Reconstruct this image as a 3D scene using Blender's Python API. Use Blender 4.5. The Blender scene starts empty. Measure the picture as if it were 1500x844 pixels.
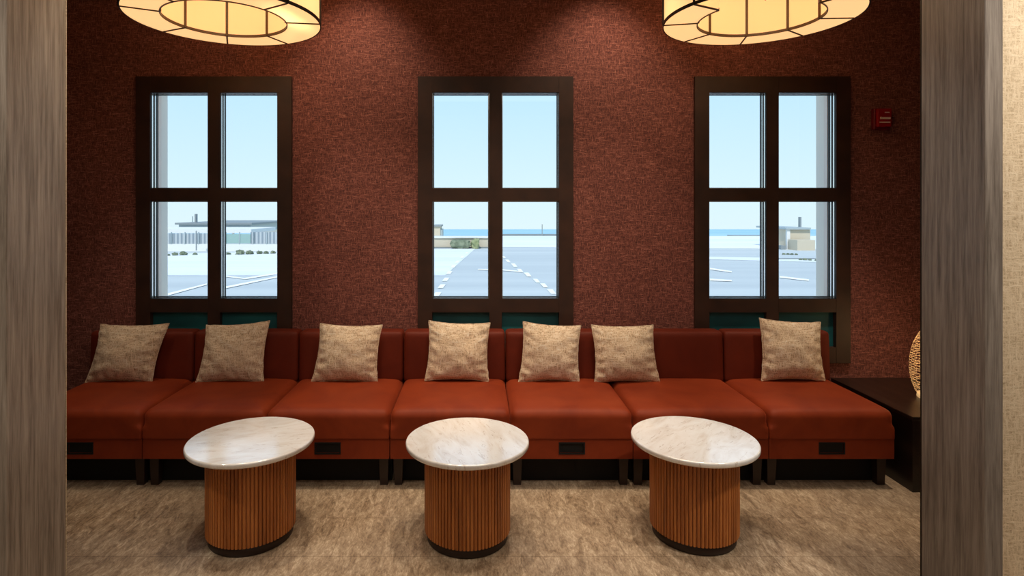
import bpy, bmesh, math, random
from mathutils import Vector, Matrix, noise
random.seed(7)
C = bpy.context.scene.collection
PI = math.pi
F, PX, PY, EYE = 863.0, 700.0, 305.0, 1.42     # focal length in px of the 1500x844 frame, principal point, eye height

def at(x, y, D):            # survey helper: a measured pixel at depth D -> world point
    return Vector(((x-PX)*D/F, D, EYE-(y-PY)*D/F))

# ------------------------------------------------------------------ object helpers
def obj(name, bm, m, parent=None, smooth=False):
    me = bpy.data.meshes.new(name); bm.to_mesh(me); bm.free()
    if smooth:
        for p in me.polygons: p.use_smooth = True
    ms = m if isinstance(m, (list, tuple)) else [m]
    for q in ms: me.materials.append(q)
    o = bpy.data.objects.new(name, me); C.objects.link(o)
    if parent is not None: o.parent = parent
    return o
def tag(o, label, cat, group=None, kind=None):
    o['label'] = label; o['category'] = cat
    if group: o['group'] = group
    if kind: o['kind'] = kind
    return o
def thing(name, label, cat, loc=(0,0,0), group=None, kind=None):
    o = bpy.data.objects.new(name, None); C.objects.link(o); o.location = loc
    o.empty_display_size = .1
    return tag(o, label, cat, group, kind)
def struct(name, bm, m, label, cat='structure', smooth=False):
    return tag(obj(name, bm, m, None, smooth), label, cat, None, 'structure')
def B(): return bmesh.new()
def box(bm, a, b):
    x0,y0,z0 = a; x1,y1,z1 = b
    v = [bm.verts.new(p) for p in ((x0,y0,z0),(x1,y0,z0),(x1,y1,z0),(x0,y1,z0),(x0,y0,z1),(x1,y0,z1),(x1,y1,z1),(x0,y1,z1))]
    for f in ((0,3,2,1),(4,5,6,7),(0,1,5,4),(1,2,6,5),(2,3,7,6),(3,0,4,7)): bm.faces.new([v[i] for i in f])
    return bm
def bevel(bm, w, seg=2):
    bmesh.ops.bevel(bm, geom=list(bm.edges), offset=w, segments=seg, affect='EDGES', profile=.5); return bm
def rbox(hx, hy, hz, r, n=14, crown=0, c=(0,0,0), puff=0, rbot=None):
    """rounded box, optionally with a crowned top and puffed faces"""
    bm = B(); bmesh.ops.create_cube(bm, size=2)
    bmesh.ops.subdivide_edges(bm, edges=list(bm.edges), cuts=n, use_grid_fill=True)
    r0 = r
    def w(t):     # push rows towards the edges so that the roundings are well resolved
        s = 1 if t >= 0 else -1
        return s*(1-(1-abs(t))**1.6)
    for v in bm.verts:
        p = Vector((w(v.co.x)*hx, w(v.co.y)*hy, w(v.co.z)*hz))
        r = r0 if (rbot is None or p.z > 0) else r0+(rbot-r0)*min(1, -p.z/hz*4)
        q = Vector((max(-hx+r, min(hx-r, p.x)), max(-hy+r, min(hy-r, p.y)), max(-hz+r, min(hz-r, p.z))))
        d = p-q
        if d.length > 1e-9: p = q + d.normalized()*r
        u, t, k = p.x/hx, p.y/hy, p.z/hz
        if crown and p.z > 0: p.z += crown*(1-u**4)*(1-t**4)*k
        if puff: p.y += puff*(1-u**4)*(1-k**4)*(t)
        v.co = p + Vector(c)
    return bm
def lathe(bm, prof, n=64, c=(0,0), cap=True):
    rings = []
    for r, z in prof:
        rings.append([bm.verts.new((c[0]+r*math.cos(2*PI*i/n), c[1]+r*math.sin(2*PI*i/n), z)) for i in range(n)])
    for a, b in zip(rings, rings[1:]):
        for i in range(n): bm.faces.new((a[i], a[(i+1)%n], b[(i+1)%n], b[i]))
    if cap:
        bm.faces.new(list(reversed(rings[0]))); bm.faces.new(rings[-1])
    return bm
def tube(bm, pts, r, n=8, closed=False):
    pts = [Vector(p) for p in pts]; rings = []; N = len(pts)
    for i, p in enumerate(pts):
        if closed: t = pts[(i+1)%N]-pts[i-1]
        else: t = pts[min(i+1,N-1)]-pts[max(i-1,0)]
        t.normalize()
        up = Vector((0,0,1)) if abs(t.z) < .9 else Vector((1,0,0))
        s = t.cross(up).normalized(); u = s.cross(t)
        rings.append([bm.verts.new(p + r*(math.cos(2*PI*k/n)*s + math.sin(2*PI*k/n)*u)) for k in range(n)])
    m = N if closed else N-1
    for i in range(m):
        a, b = rings[i], rings[(i+1)%N]
        for k in range(n): bm.faces.new((a[k], a[(k+1)%n], b[(k+1)%n], b[k]))
    if not closed: bm.faces.new(rings[0]); bm.faces.new(list(reversed(rings[-1])))
    return bm

# ------------------------------------------------------------------ materials
def s2l(c):
    def f(v):
        v /= 255.
        return v/12.92 if v <= .04045 else ((v+.055)/1.055)**2.4
    return (f(c[0]), f(c[1]), f(c[2]), 1)
class M:
    def __init__(s, name, color=(128,128,128), rough=.5, **kw):
        s.m = bpy.data.materials.new(name); s.m.use_nodes = True; s.t = s.m.node_tree
        s.b = s.t.nodes['Principled BSDF']; s.b.inputs['Base Color'].default_value = s2l(color)
        s.b.inputs['Roughness'].default_value = rough
        for k, v in kw.items(): s.b.inputs[k.replace('_', ' ')].default_value = v
    def n(s, kind, **kw):
        nd = s.t.nodes.new(kind)
        for k, v in kw.items():
            if hasattr(nd, k): setattr(nd, k, v)
            else: nd.inputs[k.replace('_', ' ')].default_value = v
        return nd
    def l(s, a, b): s.t.links.new(a, b)
    def coord(s, scale=(1,1,1), rot=(0,0,0), kind='Object'):
        tc = s.n('ShaderNodeTexCoord'); mp = s.n('ShaderNodeMapping')
        mp.inputs['Scale'].default_value = scale; mp.inputs['Rotation'].default_value = rot
        s.l(tc.outputs[kind], mp.inputs['Vector']); return mp.outputs['Vector']
    def world(s, scale=(1,1,1), rot=(0,0,0)):
        g = s.n('ShaderNodeNewGeometry'); mp = s.n('ShaderNodeMapping')
        mp.inputs['Scale'].default_value = scale; mp.inputs['Rotation'].default_value = rot
        s.l(g.outputs['Position'], mp.inputs['Vector']); return mp.outputs['Vector']
    def noise(s, vec, scale=5, detail=4, rough=.5, dist=0):
        nd = s.n('ShaderNodeTexNoise'); nd.inputs['Scale'].default_value = scale
        nd.inputs['Detail'].default_value = detail; nd.inputs['Roughness'].default_value = rough
        nd.inputs['Distortion'].default_value = dist; s.l(vec, nd.inputs['Vector']); return nd.outputs['Fac']
    def ramp(s, fac, stops):
        r = s.n('ShaderNodeValToRGB'); e = r.color_ramp.elements
        while len(e) < len(stops): e.new(.5)
        for el, (p, c) in zip(e, stops): el.position = p; el.color = s2l(c) if len(c) == 3 else c
        s.l(fac, r.inputs['Fac']); return r.outputs['Color']
    def mix(s, a, b, fac, mode='MIX'):
        x = s.n('ShaderNodeMix', data_type='RGBA', blend_type=mode)
        for i, v in ((6, a), (7, b)):
            if isinstance(v, tuple): x.inputs[i].default_value = s2l(v) if len(v) == 3 else v
            else: s.l(v, x.inputs[i])
        if isinstance(fac, (int, float)): x.inputs[0].default_value = fac
        else: s.l(fac, x.inputs[0])
        return x.outputs[2]
    def math(s, op, a, b=None):
        x = s.n('ShaderNodeMath', operation=op)
        for i, v in enumerate((a, b)):
            if v is None: continue
            if isinstance(v, (int, float)): x.inputs[i].default_value = v
            else: s.l(v, x.inputs[i])
        return x.outputs[0]
    def col(s, c): s.l(c, s.b.inputs['Base Color'])
    def bump(s, h, strength=.3, dist=.002):
        b = s.n('ShaderNodeBump'); b.inputs['Strength'].default_value = strength; b.inputs['Distance'].default_value = dist
        s.l(h, b.inputs['Height']); s.l(b.outputs['Normal'], s.b.inputs['Normal'])

def weave(name, dark, mid, light, pitch, rough=.85, strength=.5, blot=3, seam=None):
    """woven fabric / grasscloth: crossing slubby yarns"""
    k = M(name, mid, rough)
    h = k.noise(k.world((pitch*.16, pitch*.16, pitch)), 1, 3, .6)
    v = k.noise(k.world((pitch, pitch*.7, pitch*.16)), 1, 3, .6)
    w = k.math('MAXIMUM', h, v)
    fine = k.noise(k.world((pitch*1.3,)*3), 1, 2, .7)
    mm = k.math('ADD', k.math('MULTIPLY', w, .7), k.math('MULTIPLY', fine, .35))
    c = k.ramp(mm, [(.38, dark), (.56, mid), (.74, light)])
    b = k.noise(k.world((1,1,1)), blot, 3, .5)
    c = k.mix(c, k.mix(c, (0,0,0,1), .28), b)
    k.col(c); k.bump(mm, strength, .003)
    return k.m

def make_wood(name, dark, mid, light, scale=1, axis='z', rough=.45, strength=.1):
    k = M(name, mid, rough)
    sc = {'z': (26*scale, 26*scale, 1.1*scale), 'x': (1.1*scale, 26*scale, 26*scale), 'y': (26*scale, 1.1*scale, 26*scale)}[axis]
    a = k.noise(k.world(sc), 1, 6, .62, .4)
    sc2 = tuple(q*5.5 for q in sc)
    b = k.noise(k.world(sc2), 1, 3, .6)
    f = k.math('ADD', k.math('MULTIPLY', a, .72), k.math('MULTIPLY', b, .28))
    k.col(k.ramp(f, [(.36, dark), (.5, mid), (.66, light)])); k.bump(f, strength, .002)
    return k.m

m_wall = weave('rust_grasscloth', (42,20,19), (128,72,64), (206,138,120), 195, .9, .85, 2.2)
m_side = weave('dark_grasscloth', (26,12,11), (52,27,25), (72,40,36), 150, .9, .5, 2.2)
m_beige = weave('beige_grasscloth', (176,154,124), (228,208,178), (244,228,202), 170, .9, .5, 2)
m_pillow = weave('beige_tweed', (140,106,76), (240,216,186), (255,252,244), 170, .95, 1.0, 7)
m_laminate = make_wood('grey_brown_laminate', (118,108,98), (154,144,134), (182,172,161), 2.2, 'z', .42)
m_laminate_r = make_wood('grey_brown_laminate_shaded', (88,80,75), (124,116,110), (150,142,135), 2.2, 'z', .42)  # same laminate, the right jamb's dimmer light put into darker colours
m_winwood = M('dark_brown_window_wood', (50,30,23), .5); 
_f = m_winwood.noise(m_winwood.world((8,8,8)), 1, 4); m_winwood.col(m_winwood.ramp(_f, [(.3,(44,26,20)),(.7,(62,38,28))])); m_winwood = m_winwood.m
m_darkwood = make_wood('espresso_wood', (20,13,11), (34,23,19), (50,36,29), .7, 'y', .28, .03)
m_plinth = M('dark_plinth', (40,22,14), .5).m
m_leg = M('dark_leg_wood', (38,22,16), .5).m
m_black = M('black_recess', (6,5,5), .8).m
m_metal = M('dark_bronze', (44,34,24), .45, Metallic=.6).m
m_bronze = M('brown_bronze', (92,66,36), .5, Metallic=.3).m
m_ceiling = M('ceiling_paint', (150,128,108), .9).m
m_nearfloor = M('near_floor', (120,104,88), .6).m

# slatted table wood, varying by slat angle
k = M('walnut_reeds', (130,68,28), .42)
a = k.noise(k.coord((14,14,1.2)), 1.5, 5, .6, .3); b = k.noise(k.coord((110,110,3)), 1, 3, .6)
f = k.math('ADD', k.math('MULTIPLY', a, .55), k.math('MULTIPLY', b, .45))
k.col(k.ramp(f, [(.33,(122,68,28)), (.5,(172,102,46)), (.68,(204,132,68))])); m_reed = k.m

# marble
k = M('cream_marble', (225,212,198), .15); k.b.inputs['IOR'].default_value = 2.8
tc = k.coord((3,9,3), (0,0,.5))
a = k.noise(tc, 1.6, 8, .62, 1.2); b = k.noise(k.coord((7,26,5), (0,0,.45)), 1.3, 7, .7, 1.0)
base = k.ramp(a, [(.3,(222,216,212)), (.5,(238,238,240)), (.7,(246,250,255))])
v = k.ramp(b, [(.0,(255,255,255)), (.30,(255,255,255)), (.345,(150,118,100)), (.375,(255,255,255)), (.6,(255,255,255)), (.635,(176,150,132)), (.66,(255,255,255))])
k.col(k.mix(base, v, .6, 'MULTIPLY')); m_marble = k.m

# rust velvet
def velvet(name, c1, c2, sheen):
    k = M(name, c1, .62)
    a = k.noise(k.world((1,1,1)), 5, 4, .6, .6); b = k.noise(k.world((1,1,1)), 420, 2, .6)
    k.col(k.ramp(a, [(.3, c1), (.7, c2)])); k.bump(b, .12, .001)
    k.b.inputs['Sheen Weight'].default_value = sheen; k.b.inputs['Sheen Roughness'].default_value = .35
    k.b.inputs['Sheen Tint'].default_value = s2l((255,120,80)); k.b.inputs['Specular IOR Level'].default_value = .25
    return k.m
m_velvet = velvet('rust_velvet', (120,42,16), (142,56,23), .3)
m_velvet_b = velvet('rust_velvet_shaded', (90,28,12), (106,36,17), .12)  # same velvet darkened, shade on the backrests put into the colour

# floor: stone look with slightly slanting streaks and wide tiles
k = M('stone_look_floor', (150,120,92), .5)
u = k.world((9,3.2,1), (0,0,.06)); a = k.noise(u, 2.6, 10, .74, 1.1)
u2 = k.world((46,15,1), (0,0,.1)); b = k.noise(u2, 3, 6, .7, .7)
c0 = k.noise(k.world((1,1.6,1)), 1.6, 4, .5, .5)
f = k.math('ADD', k.math('MULTIPLY', a, .58), k.math('MULTIPLY', b, .42))
c1 = k.ramp(f, [(.34,(84,66,50)), (.44,(138,116,92)), (.53,(176,154,128)), (.64,(220,202,176))])
c2 = k.mix(c1, (150,140,134), k.ramp(c0, [(.42,(0,0,0)), (.7,(120,120,120))]))
br = k.n('ShaderNodeTexBrick'); k.l(k.world((1,1,1)), br.inputs['Vector'])
for nm, vv in (('Scale',1),('Mortar Size',.0016),('Mortar Smooth',.3),('Brick Width',1.2),('Row Height',.3)): br.inputs[nm].default_value = vv
br.inputs['Color1'].default_value = (1,1,1,1); br.inputs['Color2'].default_value = (.88,.88,.88,1); br.inputs['Mortar'].default_value = (.5,.45,.4,1)
k.col(k.mix(c2, br.outputs['Color'], .8, 'MULTIPLY')); k.bump(f, .25, .003); m_floor = k.m

# lamp shades: translucent fabric lit from inside
def shade(name, col, em):
    k = M(name, col, .8)
    tr = k.n('ShaderNodeBsdfTranslucent'); tr.inputs['Color'].default_value = s2l(col)
    em_ = k.n('ShaderNodeEmission'); em_.inputs['Color'].default_value = s2l(col); em_.inputs['Strength'].default_value = em
    mx = k.n('ShaderNodeMixShader'); mx.inputs[0].default_value = .5
    k.l(k.b.outputs[0], mx.inputs[1]); k.l(tr.outputs[0], mx.inputs[2])
    ad = k.n('ShaderNodeAddShader'); k.l(mx.outputs[0], ad.inputs[0]); k.l(em_.outputs[0], ad.inputs[1])
    k.l(ad.outputs[0], k.t.nodes['Material Output'].inputs['Surface']); return k.m
m_shade = shade('cream_shade_fabric', (252,216,158), .55)
m_inner = shade('amber_shade_fabric', (250,208,148), .52)
m_diff = shade('cream_diffuser_panel', (255,220,164), .62)
k = M('bulb_glow', (255,240,210), .4); k.b.inputs['Emission Color'].default_value = s2l((255,214,150)); k.b.inputs['Emission Strength'].default_value = 2.5; m_bulb = k.m
k = M('lantern_glow', (255,230,180), .4); k.b.inputs['Emission Color'].default_value = s2l((255,214,150)); k.b.inputs['Emission Strength'].default_value = 3; m_glow = k.m
m_gold = shade('pale_gold_pierced_shell', (246,216,164), .26)  # weak self-glow added to the shell in place of light falling on it

# thin clear glass
k = M('window_glass', (255,255,255), .0)
tr = k.n('ShaderNodeBsdfTransparent'); gl = k.n('ShaderNodeBsdfGlossy'); gl.inputs['Roughness'].default_value = .0
mx = k.n('ShaderNodeMixShader'); fr = k.n('ShaderNodeFresnel'); fr.inputs['IOR'].default_value = 1.35
k.l(fr.outputs[0], mx.inputs[0]); k.l(tr.outputs[0], mx.inputs[1]); k.l(gl.outputs[0], mx.inputs[2])
k.l(mx.outputs[0], k.t.nodes['Material Output'].inputs['Surface']); m_glass = k.m
m_teal = M('dark_teal_glazed_panel', (12,62,66), .6); 
_f = m_teal.noise(m_teal.world((3,3,6)), 1, 2); m_teal.col(m_teal.ramp(_f, [(.3,(12,74,82)),(.7,(26,108,114))])); m_teal = m_teal.m
m_spacer = M('bright_aluminium_spacer', (250,248,244), .18, Metallic=1.).m
m_gasket = M('black_gasket', (14,12,12), .5).m

# ------------------------------------------------------------------ the room
WY = 3.64                       # room face of the window wall
XL, XR, CZ = -2.60, 2.80, 3.05
wins = [(-1.623, 'left'), (.109, 'centre'), (1.812, 'right')]
HW, WZ0, WZ1 = .478, .467, 2.23

def pierced(y0, y1, hw, z0, z1, xa, xb, za, zb):
    bm = B(); xs = xa
    for cx, _ in wins:
        box(bm, (xs, y0, za), (cx-hw, y1, zb)); xs = cx+hw
        box(bm, (cx-hw, y0, za), (cx+hw, y1, z0)); box(bm, (cx-hw, y0, z1), (cx+hw, y1, zb))
    box(bm, (xs, y0, za), (xb, y1, zb)); return bm
struct('wall_back', pierced(WY, WY+.05, HW, WZ0, WZ1, XL-.1, XR+.1, 0, CZ), m_wall, 'rust red woven grasscloth wall behind the sofa, pierced by three windows', 'wall')
def splay(bm, y1, dx, dz, hw):
    for v in bm.verts:
        if abs(v.co.y-y1) > 1e-5: continue
        for cx, _ in wins:
            if abs(abs(v.co.x-cx)-hw) < 1e-4: v.co.x += dx if v.co.x > cx else -dx
        if abs(v.co.z-ZHEAD) < 1e-4: v.co.z += dz
    return bm
ZHEAD = 2.26
m_ext1 = M('exterior_grey_jamb', (255,232,216), .8).m
m_ext2 = M('exterior_cream_jamb', (255,238,220), .8).m
struct('wall_outer', splay(pierced(WY+.0755, WY+.13, .391, .82, 2.26, XL-.1, XR+.1, -1.5, CZ+.3), WY+.13, .012, .03, .391), m_ext1, 'pale exterior wall skin seen as grey jambs through the windows', 'wall')
struct('trim_4', splay(pierced(WY+.1305, WY+.33, .403, .78, 2.26, XL-.1, XR+.1, -1.5, CZ+.3), WY+.33, .064, .12, .403), m_ext2, 'cream exterior reveal around the windows outside', 'trim')
struct('wall_left', box(B(), (XL-.1, 2.23, 0), (XL, WY, CZ)), m_side, 'dark side wall at the left end of the sofa alcove', 'wall')
struct('wall_right', box(B(), (XR, 2.23, 0), (XR+.1, WY, CZ)), m_side, 'dark woven side wall at the right end beside the side table', 'wall')
struct('floor', box(B(), (-3.6, -3, -.06), (3.6, WY+.08, 0)), m_floor, 'brown stone-look floor with slanting streaks', 'floor')
struct('ceiling', box(B(), (-3.6, -3, CZ), (3.6, WY+.08, CZ+.1)), m_ceiling, 'painted ceiling above the alcove and front room', 'ceiling')
struct('baseboard_back', box(B(), (XL, WY-.014, 0), (XR, WY-.001, .1)), m_leg, 'dark baseboard along the window wall', 'baseboard')
# partition with the wide opening we look through
JL, JR, JY0, JY1 = -1.560, 1.678, 1.95, 2.20
struct('wall_front', box(box(box(B(), (-3.6, JY0+.012, 0), (JL-.03, JY1+.028, CZ)), (JR+.06+.002, JY0+.012, 0), (3.6, JY1+.028, CZ)), (JL-.03, JY0+.012, 2.72), (JR+.062, JY1+.028, CZ)), m_beige,
       'beige woven wallcovering at the far right beside the wood-clad opening', 'wall')
def jamb(name, x0, x1, s, label):
    bm = box(B(), (x0, JY0, 0), (x1, JY1+.03, 2.72)); bevel(bm, .002, 1)
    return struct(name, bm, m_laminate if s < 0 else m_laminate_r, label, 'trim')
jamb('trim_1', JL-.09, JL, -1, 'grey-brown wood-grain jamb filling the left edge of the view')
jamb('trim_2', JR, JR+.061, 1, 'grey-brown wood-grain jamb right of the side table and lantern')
struct('trim_3', box(B(), (JL, JY0, 2.66), (JR, JY1+.03, 2.72)), m_laminate, 'wood-grain head board across the top of the opening', 'trim')
struct('trim_5', box(B(), (JR-.001, JY1+.0305, 0), (JR+.02, JY1+.034, 2.66)), m_metal, 'thin metal edge strip on the far edge of the right jamb', 'trim')
struct('trim_6', box(B(), (JL-.02, JY1+.0305, 0), (JL+.001, JY1+.034, 2.66)), m_beige, 'thin pale edge strip on the far edge of the left jamb', 'trim')
# rest of the front room behind the camera
struct('wall_side_left', box(B(), (-3.7, -3, 0), (-3.6, WY, CZ)), m_beige, 'beige wall of the front room, left', 'wall')
struct('wall_side_right', box(B(), (3.6, -3, 0), (3.7, WY, CZ)), m_beige, 'beige wall of the front room, right', 'wall')
struct('wall_rear', box(B(), (-3.7, -3.1, 0), (3.7, -3, CZ)), m_beige, 'beige wall of the front room behind the viewer', 'wall')

# ------------------------------------------------------------------ windows
PW0, PW1 = .038, .390          # pane from the mullion to the stile
ZT, ZU0, ZL1, ZL0, ZS1, ZS0 = 2.132, 1.540, 1.466, .862, .780, .563
FY0, FY1 = WY-.022, WY+.0545     # frame depth
for i, (cx, side) in enumerate(wins):
    w = thing('window_%d' % (i+1), {'left': 'leftmost of three dark wood windows, fence and low buildings outside', 'centre': 'centre dark wood window of three, dashed road lines and sea outside',
              'right': 'rightmost of three dark wood windows, cream blockhouse with a chimney outside'}[side], 'window', (cx, WY, 0), None, 'structure')
    fr_ = B()
    y0, y1 = FY0-WY, FY1-WY
    box(fr_, (-HW, y0, WZ0), (-PW1, y1, WZ1)); box(fr_, (PW1, y0, WZ0), (HW, y1, WZ1))
    box(fr_, (-PW0, y0+.004, WZ0), (PW0, y1, WZ1))
    for za, zb in ((ZT, WZ1), (ZL1, ZU0), (ZS1, ZL0), (WZ0, ZS0)):
        for s in (-1, 1):
            xa, xb = (PW0, PW1) if s > 0 else (-PW1, -PW0)
            box(fr_, (xa, y0+.002, za), (xb, y1, zb))
    obj('window_frame', fr_, m_winwood, w)
    for s in (-1, 1):
        xa, xb = (PW0, PW1) if s > 0 else (-PW1, -PW0)
        for za, zb in ((ZU0, ZT), (ZL0, ZL1)):
            for ya, yb, mat, d in ((.006, .018, m_gasket, .0015), (.018, .031, m_spacer, .0030), (.031, .044, m_gasket, .0045), (.044, .055, m_spacer, .0060), (.055, .074, m_gasket, .0075)):
                sb = B(); ya += y0; yb += y0
                box(sb, (xa, ya, za), (xa+d, yb, zb)); box(sb, (xb-d, ya, za), (xb, yb, zb))
                box(sb, (xa+d, ya, za), (xb-d, yb, za+d)); box(sb, (xa+d, ya, zb-d), (xb-d, yb, zb))
                obj('gasket' if mat is m_gasket else 'glazing_bead', sb, mat, w)
            obj('glass_pane', box(B(), (xa+.001, y0+.064, za+.001), (xb-.001, y0+.067, zb-.001)), m_glass, w)
        pn = box(B(), (xa-.001, y0+.035, ZS0-.001), (xb+.001, y0+.05, ZS1+.001))
        obj('spandrel_panel', pn, m_teal, w)

# ------------------------------------------------------------------ modular sofa
seams = [-2.318, -1.694, -1.071, -.445, .165, .784, 1.468, 2.104]
SY0, SY1, ZSEAT = 2.965, 3.61, .400
where = ['leftmost rust velvet sofa module, cut off by the wood jamb', 'second rust velvet sofa module from the left, behind the left table',
 'third rust velvet sofa module from the left, between the left and middle tables', 'fourth rust velvet sofa module, directly behind the middle marble table',
 'fifth rust velvet sofa module, between the middle and right tables', 'sixth rust velvet sofa module, widest one, behind the right marble table', 'rightmost rust velvet sofa module beside the dark side table']
for i in range(7):
    xa, xb = seams[i], seams[i+1]; cx, hw = (xa+xb)/2, (xb-xa)/2-.003
    t = thing('sofa_module', where[i], 'sofa module', (cx, SY0, 0), 'rust velvet sofa modules along the window wall')
    dep = 3.60-SY0
    obj('seat', rbox(hw, dep/2, .073, .038, 20, .012, (0, dep/2, .327), 0, .007), m_velvet, t, True)
    fp = B(); zt, zb_ = .2545, .154; sx, s0, s1 = .060, .184, .232
    for a, b in (((-hw, .008, s1), (hw, .05, zt)), ((-hw, .008, zb_), (hw, .05, s0)), ((-hw, .008, s0), (-sx, .05, s1)), ((sx, .008, s0), (hw, .05, s1))): box(fp, a, b)
    p = obj('front_panel', fp, m_velvet, t)
    obj('pull_slot', box(B(), (-sx, .014, s0), (sx, .049, s1)), m_black, p)
    rim = B()
    for a, b in (((-sx-.006, .0045, s1), (sx+.006, .012, s1+.006)), ((-sx-.006, .0045, s0-.006), (sx+.006, .012, s0)), ((-sx-.006, .0045, s0), (-sx, .012, s1)), ((sx, .0045, s0), (sx+.006, .012, s1))): box(rim, a, b)
    obj('slot_rim', rim, m_black, p)
    obj('base_frame', box(B(), (-hw+.004, .052, .17), (hw-.004, dep-.01, .253)), m_leg, t)
    obj('under_seat_shade', box(B(), (-hw+.001, .112, 0), (hw-.001, .135, .169)), m_black, t)  # black sheet added to stand in for the shade under the sofa
    tz, bz = .683, .38
    bb = rbox(hw, .058, (tz-bz)/2, .022, 14, 0, (0, 0, (tz+bz)/2), .004)
    for v in bb.verts: v.co.y += .590 + (v.co.z-bz)*.05 - .0
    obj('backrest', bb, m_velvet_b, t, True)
    for sx_ in (-1, 1):
        for yy in (.045, .53):
            lb = B(); top = .025; bot = .019
            x = sx_*(hw-.034)
            vs = [lb.verts.new((x+u*top if z else x+u*bot, yy+.03+w_*(top if z else bot), .172 if z else 0)) for z in (0, 1) for (u, w_) in ((-1,-1),(1,-1),(1,1),(-1,1))]
            for f_ in ((0,3,2,1),(4,5,6,7),(0,1,5,4),(1,2,6,5),(2,3,7,6),(3,0,4,7)): lb.faces.new([vs[q] for q in f_])
            obj('leg', lb, m_leg, t)

# ------------------------------------------------------------------ scatter cushions
cush = [((148,476),(247,475),(222,562),(126,563), 'square beige tweed cushion leaning right at the left end of the sofa'),
        ((303,477),(394,471),(385,559),(288,560), 'beige tweed cushion second from the left, under the left window'),
        ((470,475),(559,477),(552,561),(457,561), 'beige tweed cushion between the left and centre windows'),
        ((629,471),(717,474),(715,558),(623,557), 'beige tweed cushion under the left half of the centre window'),
        ((767,472),(850,478),(848,558),(760,560), 'beige tweed cushion under the right half of the centre window'),
        ((867,477),(956,477),(966,562),(872,563), 'beige tweed cushion between the centre and right windows, leaning left'),
        ((1113,467),(1201,473),(1208,557),(1116,557), 'beige tweed cushion at the right end of the sofa, under the right window')]
def cushion(i, TL, TR, BR, BL, label):
    DT, DB = 3.478, 3.432
    tl, tr_, br_, bl = at(*TL, DT), at(*TR, DT), at(*BR, DB), at(*BL, DB); _c = (tl+tr_+br_+bl)/4
    tl, tr_, br_, bl = [_c+(q-_c)*1.02 for q in (tl, tr_, br_, bl)]
    for q in (bl, br_): q.z = max(q.z, .404+.0)
    o = (bl+br_)/2; N = 34
    up = ((tl+tr_)/2-o).normalized(); rt = (br_-bl).normalized(); nrm = up.cross(rt).normalized()
    if nrm.y > 0: nrm = -nrm
    bm = B(); g = {}
    for side in (1, -1):
        for a in range(N+1):
            for b in range(N+1):
                if side < 0 and (a in (0, N) or b in (0, N)): g[side,a,b] = g[1,a,b]; continue
                u, v = 2*a/N-1, 2*b/N-1
                u = math.sin(u*PI/2)*.55+u*.45; v = math.sin(v*PI/2)*.55+v*.45
                # edges bow inwards between the pulled corners
                uu = u*(1-.085*(1-v*v)*abs(u)); vv = v*(1-.075*(1-u*u)*abs(v))
                s, t = (uu+1)/2, (vv+1)/2
                p = (bl*(1-s)+br_*s)*(1-t)+(tl*(1-s)+tr_*s)*t
                th = .062*((1-u**2)**.62)*((1-v**2)**.62)
                sag = 1+.14*(-v)
                e = max(abs(u), abs(v))
                q = Vector((u*2.2+i*7.3, v*2.2, side*1.7))
                wr = .010*noise.noise(q*1.4)*(1-e**6)
                # small puckers running in from the seams
                pk = .0075*math.sin((v if abs(u) > abs(v) else u)*19+i*2.1+3*noise.noise(q))*max(0, e-.55)/.45*(1-e**10)
                bm_p = p + nrm*side*(th*sag+wr*min(1, th*40)+pk)
                jit = .003*noise.noise(Vector((u*5+i, v*5, 3)))
                bm_p += rt*jit+up*jit
                g[side,a,b] = bm.verts.new(bm_p-o)
    for side in (1, -1):
        for a in range(N):
            for b in range(N):
                f = [g[side,a,b], g[side,a+1,b], g[side,a+1,b+1], g[side,a,b+1]]
                if side > 0: f.reverse()
                bm.faces.new(f)
    bmesh.ops.recalc_face_normals(bm, faces=list(bm.faces))
    c = thing('scatter_cushion', label, 'cushion', o, 'beige tweed scatter cushions on the sofa')
    rim_pts = [g[1,a,0].co.copy() for a in range(N)]+[g[1,N,b].co.copy() for b in range(N)]+[g[1,N-a,N].co.copy() for a in range(N)]+[g[1,0,N-b].co.copy() for b in range(N)]
    obj('cover', bm, m_pillow, c, True)
    obj('piping', tube(B(), rim_pts, .0032, 6, True), m_pillow, c, True)
for i, a in enumerate(cush): cushion(i, *a)

# ------------------------------------------------------------------ drum tables
TZ, R, RC = .420, .2655, .1845
def make_table(x, y, rz, label):
    t = thing('drum_table', label, 'table', (x, y, 0), 'round marble topped drum tables')
    t.rotation_euler.z = rz
    top = [(R-.012, TZ-.024), (R-.004, TZ-.0215), (R, TZ-.016), (R, TZ-.006), (R-.0015, TZ-.002), (R-.005, TZ)]
    obj('tabletop', lathe(B(), top, 128), m_marble, t, True)
    bm = B(); n = 74; prof = []
    for i in range(n):
        for f, r in ((.05, RC-.008), (.14, RC-.0015), (.3, RC), (.5, RC+.0006), (.7, RC), (.86, RC-.0015), (.95, RC-.008)):
            a = 2*PI*(i+f)/n; prof.append((r*math.cos(a), r*math.sin(a)))
    lo = [bm.verts.new((p[0], p[1], .040)) for p in prof]; hi = [bm.verts.new((p[0], p[1], TZ-.024)) for p in prof]
    for i in range(len(prof)):
        j = (i+1) % len(prof); bm.faces.new((lo[i], lo[j], hi[j], hi[i]))
    bm.faces.new(hi); bm.faces.new(list(reversed(lo)))
    obj('reeded_drum', bm, m_reed, t)
    obj('plinth', lathe(B(), [(RC-.016, 0), (RC-.011, .004), (RC-.007, .040)], 96), m_plinth, t, True)
    return t
def unproj(x, D): return (x-PX)*D/F
make_table(-.985, 2.563, .3, 'round marble topped drum table on the left, before the second sofa module')
make_table(-.045, 2.553, 1.9, 'round marble topped drum table in the middle, below the centre window')
make_table(.942, 2.572, 4.0, 'round marble topped drum table on the right, with brown veins in its top')
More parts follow.
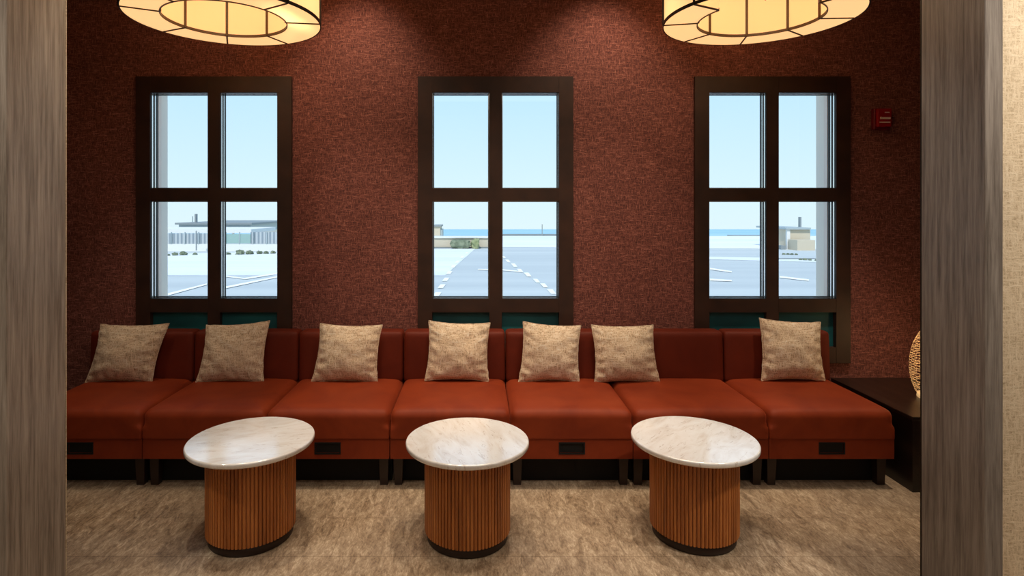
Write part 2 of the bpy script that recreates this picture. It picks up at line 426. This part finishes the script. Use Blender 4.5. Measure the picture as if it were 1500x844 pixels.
for o in bpy.data.objects:
    if o.name.startswith(('tabletop', 'plinth')):
        for p in o.data.polygons:
            if len(p.vertices) > 4: p.use_smooth = False

# ------------------------------------------------------------------ pendant drum lights
LZ, RO, RI, LH = 2.379, .468, .301, .34
def arc(r, z, a0, a1, n): return [(r*math.cos(a0+(a1-a0)*i/n), r*math.sin(a0+(a1-a0)*i/n), z) for i in range(n+1)]
def band(bm, pa, pb, closed=False):
    # flat metal band between two parallel arcs of (inner radius, outer radius) points
    n = len(pa); ring = [[bm.verts.new(p) for p in (a, b, (b[0], b[1], b[2]+.015), (a[0], a[1], a[2]+.015))] for a, b in zip(pa, pb)]
    for i in range(n if closed else n-1):
        u, v = ring[i], ring[(i+1) % n]
        for k in range(4): bm.faces.new((u[k], v[k], v[(k+1)%4], u[(k+1)%4]))
    if not closed: bm.faces.new(ring[0]); bm.faces.new(list(reversed(ring[-1])))
    return bm
def pendant(x, y, degs, label, missing=()):
    t = thing('pendant_light', label, 'pendant light', (x, y, LZ), 'round drum pendant lights')
    degs = [math.radians(d) for d in degs]; n = len(degs)
    bm = lathe(B(), [(RO-.0035, .0), (RO-.0035, LH)], 96, cap=False); obj('outer_shade', bm, m_shade, t, True)
    inner, frame, inner_band = B(), B(), B()
    for k_ in range(n):
        a0 = degs[k_]; a1 = degs[(k_+1) % n]
        if a1 < a0: a1 += 2*PI
        m = max(6, int((a1-a0)*12))
        if k_ not in missing:
            lo = [inner.verts.new(p) for p in arc(RI, .006, a0, a1, m)]; hi = [inner.verts.new(p) for p in arc(RI, LH, a0, a1, m)]
            for i in range(m): inner.faces.new((lo[i], lo[i+1], hi[i+1], hi[i]))
            band(inner_band, arc(RI-.005, -.003, a0, a1, m), arc(RI-.0005, -.003, a0, a1, m))
            pb = B(); u = [pb.verts.new(p) for p in arc(RI, .002, a0, a1, m)]; v = [pb.verts.new(p) for p in arc(RO-.0032, .002, a0, a1, m)]
            for i in range(m): pb.faces.new((u[i], v[i], v[i+1], u[i+1]))
            obj('diffuser_panel', pb, m_diff, t)
        c_, s_ = math.cos(a0), math.sin(a0)
        obj('radial_bar', tube(B(), [(RI*c_, RI*s_, .001), ((RO-.003)*c_, (RO-.003)*s_, .001)], .0048, 6), m_bronze, t)
        obj('shade_bar', tube(B(), [((RO+.001)*c_, (RO+.001)*s_, 0), ((RO+.001)*c_, (RO+.001)*s_, LH)], .0058, 6), m_metal, t)
        if k_ not in missing: obj('inner_bar', tube(B(), [((RI-.005)*c_, (RI-.005)*s_, 0), ((RI-.005)*c_, (RI-.005)*s_, LH)], .0068, 6), m_bronze, t)
    obj('inner_shade', inner, m_inner, t, True)
    band(frame, arc(RO-.003, -.001, 0, 2*PI*(1-1/96), 95), arc(RO+.003, -.001, 0, 2*PI*(1-1/96), 95), True)
    obj('inner_ring', inner_band, m_bronze, t)
    tube(frame, arc(RO, LH, 0, 2*PI*(1-1/96), 95), .0062, 8, True)
    obj('ring_frame', frame, m_metal, t)
    sp = B()
    for k_ in range(4):
        a = k_*PI/2+.3; tube(sp, [(0, 0, LH-.02), (RO*math.cos(a), RO*math.sin(a), LH-.02)], .005, 6)
    obj('spider', sp, m_metal, t)
    obj('stem', tube(B(), [(0, 0, LH-.03), (0, 0, CZ-LZ-.02)], .009, 10), m_metal, t)
    obj('ceiling_rose', lathe(B(), [(.07, CZ-LZ-.025), (.07, CZ-LZ)], 32), m_metal, t)
    for k_ in range(3):
        a = k_*2*PI/3+.5
        bx, by = .12*math.cos(a), .12*math.sin(a)
        bb = lathe(B(), [(.006, .15), (.022, .158), (.03, .18), (.024, .205), (.013, .225), (.013, .25)], 20, (bx, by)); obj('bulb', bb, m_bulb, t, True)
    obj('socket_tip', lathe(B(), [(.002, .098), (.008, .104), (.012, .13), (.012, .30)], 16, (.03, 0)), m_metal, t, True)
    return t
pendant(-1.286, 3.005, [8, 68, 112, 155, 207, 245, 287, 328], 'round two-ring drum pendant light hanging above the left window')
pendant(1.432, 2.995, [-3, 37, 77, 121, 168, 208, 256, 304], 'round drum pendant light above the right window, inner ring open on the near side', (5, 6))

# ------------------------------------------------------------------ side table and lantern
t = thing('side_table', 'dark espresso wood box side table at the right end of the sofa', 'side table', (2.168, 2.939, 0))
hx = XR-2.168-.004
bm = bevel(box(B(), (0, 0, .358), (hx, .68, .378)), .0025, 2); obj('tabletop', bm, m_darkwood, t)
bm = B(); box(bm, (.003, .003, 0), (.03, .677, .358)); box(bm, (hx-.03, .003, 0), (hx, .677, .358)); box(bm, (.03, .003, .0), (hx-.03, .023, .358)); box(bm, (.03, .657, 0), (hx-.03, .677, .358))
obj('side_panel', bm, m_darkwood, t)

LX, LY = 2.532, 3.205
t = thing('table_lantern', 'egg shaped pierced gold lantern glowing on the dark side table', 'lantern', (LX, LY, .378))
Hh, Rr, na, nb = .355, .158, 42, 25
def lr(f):          # egg profile
    return Rr*max(.0, math.sin(PI*(.13+.79*f)))**.34*(1-.05*f)
bm = B(); g = []
for j in range(nb+1):
    f = j/nb; row = []
    for i in range(na):
        a = 2*PI*(i+.5*(j % 2))/na + (random.uniform(-.25, .25)*2*PI/na if 0 < j < nb else 0)
        lob = 1-.035*abs(math.sin(a*7))
        r = lr(f)*lob; z = .018+Hh*f + (random.uniform(-.25, .25)*Hh/nb if 0 < j < nb else 0)
        row.append(bm.verts.new((r*math.cos(a), r*math.sin(a), z)))
    g.append(row)
for j in range(nb):
    for i in range(na): bm.faces.new((g[j][i], g[j][(i+1) % na], g[j+1][(i+1) % na], g[j+1][i]))
faces = list(bm.faces)
r_ = bmesh.ops.inset_individual(bm, faces=faces, thickness=.0037, depth=0)
kill = [f for f in faces if f.calc_area() > 4e-6]
bmesh.ops.delete(bm, geom=kill, context='FACES')
o = obj('pierced_shade', bm, m_gold, t)
sm = o.modifiers.new('Solidify', 'SOLIDIFY'); sm.thickness = .0016
obj('foot_ring', lathe(B(), [(lr(0)*.98, 0), (lr(0)*1.02, .004), (lr(0)*1.0, .02), (lr(0)*.9, .02)], 48), m_gold, t, True)
obj('top_ring', lathe(B(), [(lr(1)*1.02, Hh+.012), (lr(1)*1.05, Hh+.02), (lr(1)*.9, Hh+.024)], 48), m_gold, t, True)
obj('bulb', lathe(B(), [(.012, .03), (.014, .07), (.05, .11), (.070, .17), (.055, .235), (.012, .27)], 24), m_glow, t, True)

# ------------------------------------------------------------------ fire alarm station on the wall
m_red = M('alarm_red', (150,18,24), .35).m; m_red2 = M('alarm_dark_red', (104,14,26), .45).m; m_white = M('alarm_white', (235,215,205), .4).m
P0 = at(1287, 175.5, WY)
t = thing('fire_alarm', 'small red fire alarm station with white bars on the wall right of the windows', 'fire alarm', (P0.x, WY, P0.z))
obj('back_box', bevel(box(B(), (-.048, -.03, -.066), (.052, -.0, .066)), .003, 1), m_red2, t)
obj('cover', bevel(box(B(), (-.040, -.052, -.050), (.046, -.030, .062)), .004, 2), m_red, t)
hb = B(); box(hb, (-.026, -.0565, -.004), (.036, -.052, .008)); box(hb, (-.026, -.058, .006), (-.018, -.052, .010)); obj('handle_bar', bevel(hb, .0008, 1), m_white, t)
obj('lower_bar', box(B(), (-.030, -.0555, -.026), (.034, -.052, -.020)), m_white, t)
obj('lettering_strip', box(B(), (.002, -.0545, .034), (.030, -.052, .040)), m_white, t)

# ------------------------------------------------------------------ outside
GZ = -1.5
def gd(y): return F*(EYE-GZ)/(y-PY)            # ground distance of an image row
def gp(x, y, dz=0):
    D = gd(y); p = at(x, y, D); return (p.x, D, GZ+dz)
def flat(pts): 
    bm = B(); bm.faces.new([bm.verts.new(p) for p in pts]); bmesh.ops.recalc_face_normals(bm, faces=list(bm.faces))
    for f in bm.faces:
        if f.normal.z < 0: f.normal_flip()
    return bm
def pale(name, c1, c2, scale=(1,1,1), sc=1, rough=.9):
    k = M(name, c1, rough); a = k.noise(k.world(scale), sc, 4, .6); k.col(k.ramp(a, [(.35, c1), (.65, c2)])); k.b.inputs['Specular IOR Level'].default_value = .1; return k.m
m_asph = pale('pale_asphalt', (186,192,192), (200,205,203), (.03,.35,1), 1)
m_conc = pale('white_concrete', (222,226,228), (236,238,238), (.04,.3,1), 1)
m_paint = M('road_paint', (246,246,242), .9).m
m_sea = pale('pale_sea', (150,192,208), (168,204,216), (.004,.02,1), 1)
m_extwhite = M('white_render', (226,226,222), .9).m; m_extcream = M('cream_render', (204,192,170), .9).m
m_extgrey = M('grey_metal_sheet', (168,180,182), .9).m; m_extbrown = M('brown_roof', (184,172,164), .9).m
m_slat = M('slatted_fence', (150,160,166), .9); 
wv = m_slat.n('ShaderNodeTexWave'); wv.inputs['Scale'].default_value = 1.2; m_slat.l(m_slat.world((1,0,0)), wv.inputs['Vector']); m_slat.col(m_slat.ramp(wv.outputs['Fac'], [(.2,(136,148,156)),(.8,(184,190,192))])); m_slat = m_slat.m
m_mint = M('mint_glazed_wall', (150,178,172), .9).m
m_bush = pale('pale_olive_leaf', (98,108,88), (140,148,124), (3,3,3), 1); m_bush2 = pale('yellow_green_leaf', (140,148,108), (168,172,132), (3,3,3), 1)
m_pole = M('grey_pole', (138,146,148), .8).m; m_curb = M('grey_curb', (130,136,134), .9).m

lot = struct('ground', flat([(-90, 4.2, GZ), (110, 4.2, GZ), (110, gd(345.5), GZ), (-90, gd(345.5), GZ)]), m_asph, 'pale sunlit asphalt lot outside the windows', 'ground')
def gpoly(name, pts, m, dz): return obj(name, flat([gp(x, y, dz) for x, y in pts]), m, lot)
gpoly('concrete_apron', [(40,404), (652,404), (697,364), (40,376)], m_conc, .01)
gpoly('concrete_apron', [(705,346), (1330,346), (1330,366), (705,362)], m_conc, .01)
gpoly('concrete_apron', [(1030,376), (1330,382), (1330,388), (1030,380)], m_conc, .01)
dash = [((640,432),7),((647,420),6),((653,410),5.5),((658,400),5),((664,391),4.4),((670,384),3.8),((677,377),3.2),((684,371),2.6)]
for (x, y), w_ in dash: gpoly('lane_marking', [(x-w_, y+w_*.45), (x+w_*.35, y+w_*.45), (x+w_, y-w_*.45), (x-w_*.3, y-w_*.45)], m_paint, .02)
for x, y, w_ in ((808,428,7),(797,419,6),(786,412,5.5),(773,403,6),(762,397,5),(753,389,5),(744,383,4),(738,377,3)):
    gpoly('lane_marking', [(x-w_, y-w_*.5), (x+w_*.2, y-w_*.5), (x+w_, y+w_*.5), (x-w_*.1, y+w_*.5)], m_paint, .02)
for pts in ([(700,394.5),(735,395),(765,398),(764,399.5),(735,397),(700,396)], [(1040,393),(1072,398),(1072,400),(1040,395.5)], [(1040,409),(1072,411),(1072,413),(1040,412)], [(1142,405),(1185,410),(1185,412.5),(1142,407.5)],
            [(246,434),(303,418),(303,416),(246,430.5)], [(328,424),(408,407),(408,405),(328,421)], [(328,406),(360,410),(408,402),(408,400),(358,408),(328,404)]): gpoly('lane_marking', pts, m_paint, .022)
# the sea beyond the edge of the land
SZ = -20.; D0, D1_ = F*(EYE-SZ)/(352-PY), F*(EYE-SZ)/(336-PY)
sea = struct('sea', flat([(-500, D0, SZ), (600, D0, SZ), (600, D1_, SZ), (-500, D1_, SZ)]), m_sea, 'pale blue strip of sea on the horizon', 'sea')

def pbox(name, x0, y0, x1, y1, D, m, depth=3, parent=None):
    a, b = at(x0, y1, D), at(x1, y0, D)
    return obj(name, box(B(), (a.x, D, a.z), (b.x, D+depth, b.z)), m, parent)
def pthing(name, label, cat, x, D, group=None):
    return thing(name, label, cat, (0, 0, 0), group)
# left window view
t = pthing('boundary_wall', 'low white boundary wall with slatted grey fence seen through left window', 'wall', 330, 40)
pbox('plinth_wall', 120, 357.5, 416, 376, 40, m_extwhite, .4, t); pbox('slatted_fence', 120, 342, 327, 357.5, 40.1, m_slat, .1, t)
pbox('glazed_section', 327, 343, 367, 356.5, 40.05, m_mint, .1, t); pbox('slatted_fence', 367, 340, 416, 357, 40.1, m_slat, .1, t)
for x in range(150, 416, 20): pbox('post', x, 340, x+1.2, 358, 40.0, m_extgrey, .08, t)
t = tag(pbox('curb', 120, 371.5, 416, 373.5, 38.9, m_curb, .3), 'dark curb along the foot of the boundary wall, left window', 'curb')
t = pthing('canopy', 'long white canopy roof behind the slatted fence, left window', 'canopy', 0, 50)
pbox('roof', 150, 336, 368, 341.5, 50, m_extwhite, 6, t); pbox('column', 262, 341, 264, 352, 50.5, m_extwhite, .2, t); pbox('column', 340, 341, 342, 352, 50.5, m_extwhite, .2, t)
t = pthing('warehouse', 'long grey warehouse with a roof chimney beyond the fence, left window', 'building', 0, 62)
pbox('wall', 262, 329, 367, 340, 62, m_extgrey, 12, t); pbox('roof', 256, 326.5, 369, 329.2, 61.6, m_pole, 13, t); pbox('chimney', 285, 313.5, 287.5, 327, 63, m_pole, .3, t); pbox('vent_mast', 281.5, 317, 282.2, 327, 63, m_extgrey, .1, t)
t = pthing('outbuilding', 'low brown roofed building right of the grey warehouse, left window', 'building', 0, 66)
pbox('wall', 371, 334, 440, 342, 78, m_extwhite, 10, t); pbox('roof', 369.5, 329.5, 442, 334.5, 77.5, m_extbrown, 11, t)
t = tag(pbox('lamp_post', 286.6, 338, 287.8, 367, 39, m_pole, .06), 'thin grey lamp post before the fence, left window', 'lamp post')
def bush(x, y, r, m, label, group):
    D = gd(y) ; c = at(x, y, D); rr = r*D/F
    bm = B(); bmesh.ops.create_icosphere(bm, subdivisions=3, radius=rr)
    for v in bm.verts:
        q = noise.noise(v.co*4.2/rr+Vector((x, 0, 0)))*.5+noise.noise(v.co*9/rr)*.35
        v.co *= 1+q; v.co.z *= .75; v.co.z += rr*.35
        v.co.z = max(v.co.z, 0)
    o = obj('shrub', bm, m); o.location = (c.x, D-.1, GZ); tag(o, label, 'shrub', group)
for j, (x, y, r) in enumerate(((248,374.6,2.4),(258,374.3,4),(270,373.9,5),(287,373.4,3),(336,373,3),(353,372.6,6),(367,372.4,5),(381,372,4),(391,371.8,3.6),(401,371.5,3.6))):
    bush(x, y, r, m_bush, 'small olive shrub on the curb before the white boundary wall, left window', 'shrubs along the boundary wall')
# centre window view
t = pthing('planted_wall', 'low cream wall with dark foot left of the road, centre window', 'wall', 0, 42)
pbox('wall', 560, 348.5, 722, 363, 43.0, m_extcream, 1, t); pbox('foot', 560, 362, 722, 365, 42.8, m_curb, .2, t); pbox('coping', 560, 347, 722, 349, 42.9, m_extwhite, 1.2, t)
for j, (x0, x1, y0, m, lb) in enumerate(((660,689,351.5,m_bush,'long olive hedge in front of the cream wall, centre window'), (691,703,350,m_bush2,'yellow-green clipped bush in front of the cream wall, centre window'))):
    D = 42.4; a, b = at(x0, 364, D), at(x1, y0, D)
    bm = rbox((b.x-a.x)/2, .3, (b.z-a.z)/2, .25, 12)
    for v in bm.verts: v.co += v.co.normalized()*noise.noise(v.co*5)*.14
    o = obj('hedge', bm, m, None, True); o.location = ((a.x+b.x)/2, D, (a.z+b.z)/2); tag(o, lb, 'hedge')
t = pthing('tower_building', 'small pale tower block above the cream wall, centre window', 'building', 0, 90)
pbox('wall', 636, 332, 645, 350, 90, m_extcream, 4, t); pbox('roof', 634.5, 330, 646.5, 332.2, 89.8, m_pole, 4.5, t); pbox('side_wing', 645, 336, 648, 350, 90.2, m_extgrey, 3, t)
tag(pbox('mast', 793.8, 328.5, 794.8, 345, 75, m_pole, .15), 'thin grey mast on the shore, right half of centre window', 'mast')
tag(pbox('breakwater', 735, 343.8, 818, 345.6, 76, m_curb, 2), 'dark thin breakwater line on the shore, centre window', 'breakwater')
tag(pbox('breakwater', 1075, 345.2, 1126, 347, 74, m_curb, 2), 'dark thin breakwater line on the shore, right window', 'breakwater')
# right window view
t = pthing('blockhouse', 'cream blockhouse with flat roof and a tall chimney, right window', 'building', 0, 42)
pbox('wall', 1153, 336, 1187, 372, 42, m_extcream, 4, t); pbox('roof', 1151.5, 333.6, 1188, 336.4, 41.8, m_extgrey, 4.5, t); pbox('chimney', 1171.5, 318, 1174, 334, 43, m_pole, .2, t)
pbox('annex', 1168, 352, 1194, 374.5, 40.6, m_extcream, 1.2, t); pbox('corner_pier', 1153, 336.5, 1157.5, 372, 41.9, m_extwhite, .2, t)
pbox('door', 1160, 358, 1165, 372, 41.92, m_extgrey, .1, t)
tag(pbox('utility_box', 1144, 360, 1151, 371, 41.5, m_pole, 1), 'grey utility box left of the cream blockhouse, right window', 'utility box')
tag(pbox('curb', 1136, 379, 1198, 381.2, 33.6, m_curb, .4), 'dark curb in front of the cream blockhouse, right window', 'curb')
for x, y, r in ((1147,373,2.1),(1153,373,2),(1159,373.2,2.1),(1165,373.4,2)): bush(x, y, r, m_bush, 'low dark shrub at the foot of the blockhouse, right window', 'shrubs at the blockhouse foot')
for x, y, r in ((1171,381,2.3),(1178,381.3,2.8),(1185,381.6,2.2),(1194,382,2)): bush(x, y, r, m_bush, 'low dark shrub on the curb in front of the blockhouse, right window', 'shrubs on the blockhouse curb')

# ------------------------------------------------------------------ light
W = bpy.data.worlds.new('World'); bpy.context.scene.world = W; W.use_nodes = True; nt = W.node_tree; nt.nodes.clear()
tc = nt.nodes.new('ShaderNodeTexCoord'); sx_ = nt.nodes.new('ShaderNodeSeparateXYZ'); mr = nt.nodes.new('ShaderNodeMapRange'); rp = nt.nodes.new('ShaderNodeValToRGB'); bg = nt.nodes.new('ShaderNodeBackground'); out = nt.nodes.new('ShaderNodeOutputWorld')
nt.links.new(tc.outputs['Generated'], sx_.inputs[0]); nt.links.new(sx_.outputs['Z'], mr.inputs['Value']); mr.inputs['From Min'].default_value = -.06; mr.inputs['From Max'].default_value = .6
nt.links.new(mr.outputs[0], rp.inputs[0]); nt.links.new(rp.outputs[0], bg.inputs[0]); nt.links.new(bg.outputs[0], out.inputs[0])
el = rp.color_ramp.elements; el.new(.12); el.new(.4)
for e, (p, c) in zip(el, ((0, (222,242,248)), (.12, (214,241,251)), (.4, (188,229,254)), (1, (140,190,240)))): e.position = p; e.color = s2l(c)
bg.inputs['Strength'].default_value = 1.12

def light(name, kind, loc, energy, color, size=.2, rot=(0,0,0), **kw):
    l = bpy.data.lights.new(name, kind); l.energy = energy; l.color = color
    if kind == 'AREA': l.shape = 'RECTANGLE'; l.size = size if not isinstance(size, tuple) else size[0]; l.size_y = size if not isinstance(size, tuple) else size[1]
    elif kind == 'SUN': l.angle = size
    else: l.shadow_soft_size = size
    for a, b in kw.items(): setattr(l, a, b)
    o = bpy.data.objects.new(name, l); C.objects.link(o); o.location = loc; o.rotation_euler = rot; return o
light('sun', 'SUN', (0, -5, 20), 3.0, (1, .96, .90), .02, (math.radians(38), 0, math.radians(-15)))
WARM = (1, .84, .64)
for x, y in ((-1.286, 3.005), (1.432, 2.995)):
    light('pendant_bulb_light', 'POINT', (x, y, LZ+.16), 1.8, WARM, .07)
light('lantern_light', 'POINT', (LX, LY, .378+.30), .5, (1, .66, .32), .04)
def spot(x, y, tx, ty, tz, e, ang=60, blend=.8, col=(1,.80,.58)):
    d = Vector((tx-x, ty-y, tz-(CZ-.03))); o = light('ceiling_downlight', 'SPOT', (x, y, CZ-.03), e, col, .05, (0,0,0), spot_size=math.radians(ang), spot_blend=blend)
    o.rotation_euler = d.to_track_quat('-Z', 'Y').to_euler()
for x in (-2.1, -.75, .05, .75, 2.1):
    spot(x, 2.86, x*.96, 3.24, .3, {-2.1: 42, -.75: 72, .05: 70, .75: 72, 2.1: 125}[x], 58 if abs(x) < 2 else 40)
spot(-.72, 3.15, -.72, 3.64, 1.9, 32, 74, 1); spot(.74, 3.15, .76, 3.64, 1.7, 42, 78, 1)
light('front_room_panel', 'AREA', (0, -.3, CZ-.06), 24, (1, .86, .70), (3.6, 2.0))
for x in (-1.25, -.42, .42, 1.2): spot(x, 2.34, x*1.15, 2.26, 0, 46, 50, .9, (1,.86,.68))
spot(2.2, 1.2, 2.15, 1.95, 1.3, 190, 80, 1, (1,.90,.76)); spot(-2.2, 1.2, -2.15, 1.95, 1.3, 90, 80, 1, (1,.90,.76))  # lamps added to brighten the front wall, no fitting seen there
light('front_room_wash', 'AREA', (0, 1.5, CZ-.06), 16, (1, .86, .70), (2.6, .5))

# ------------------------------------------------------------------ camera
cam = bpy.data.cameras.new('camera'); co = bpy.data.objects.new('camera', cam); C.objects.link(co)
co.location = (0, 0, EYE); co.rotation_euler = (PI/2, 0, 0)
cam.sensor_width = 36; cam.lens = F/1500*36; cam.shift_x = (750-PX)/1500; cam.shift_y = (PY-422)/1500
cam.clip_start = .05; cam.clip_end = 2000
bpy.context.scene.camera = co
vs = bpy.context.scene.view_settings; vs.view_transform = 'Standard'; vs.look = 'None'; vs.exposure = 0; vs.gamma = 1
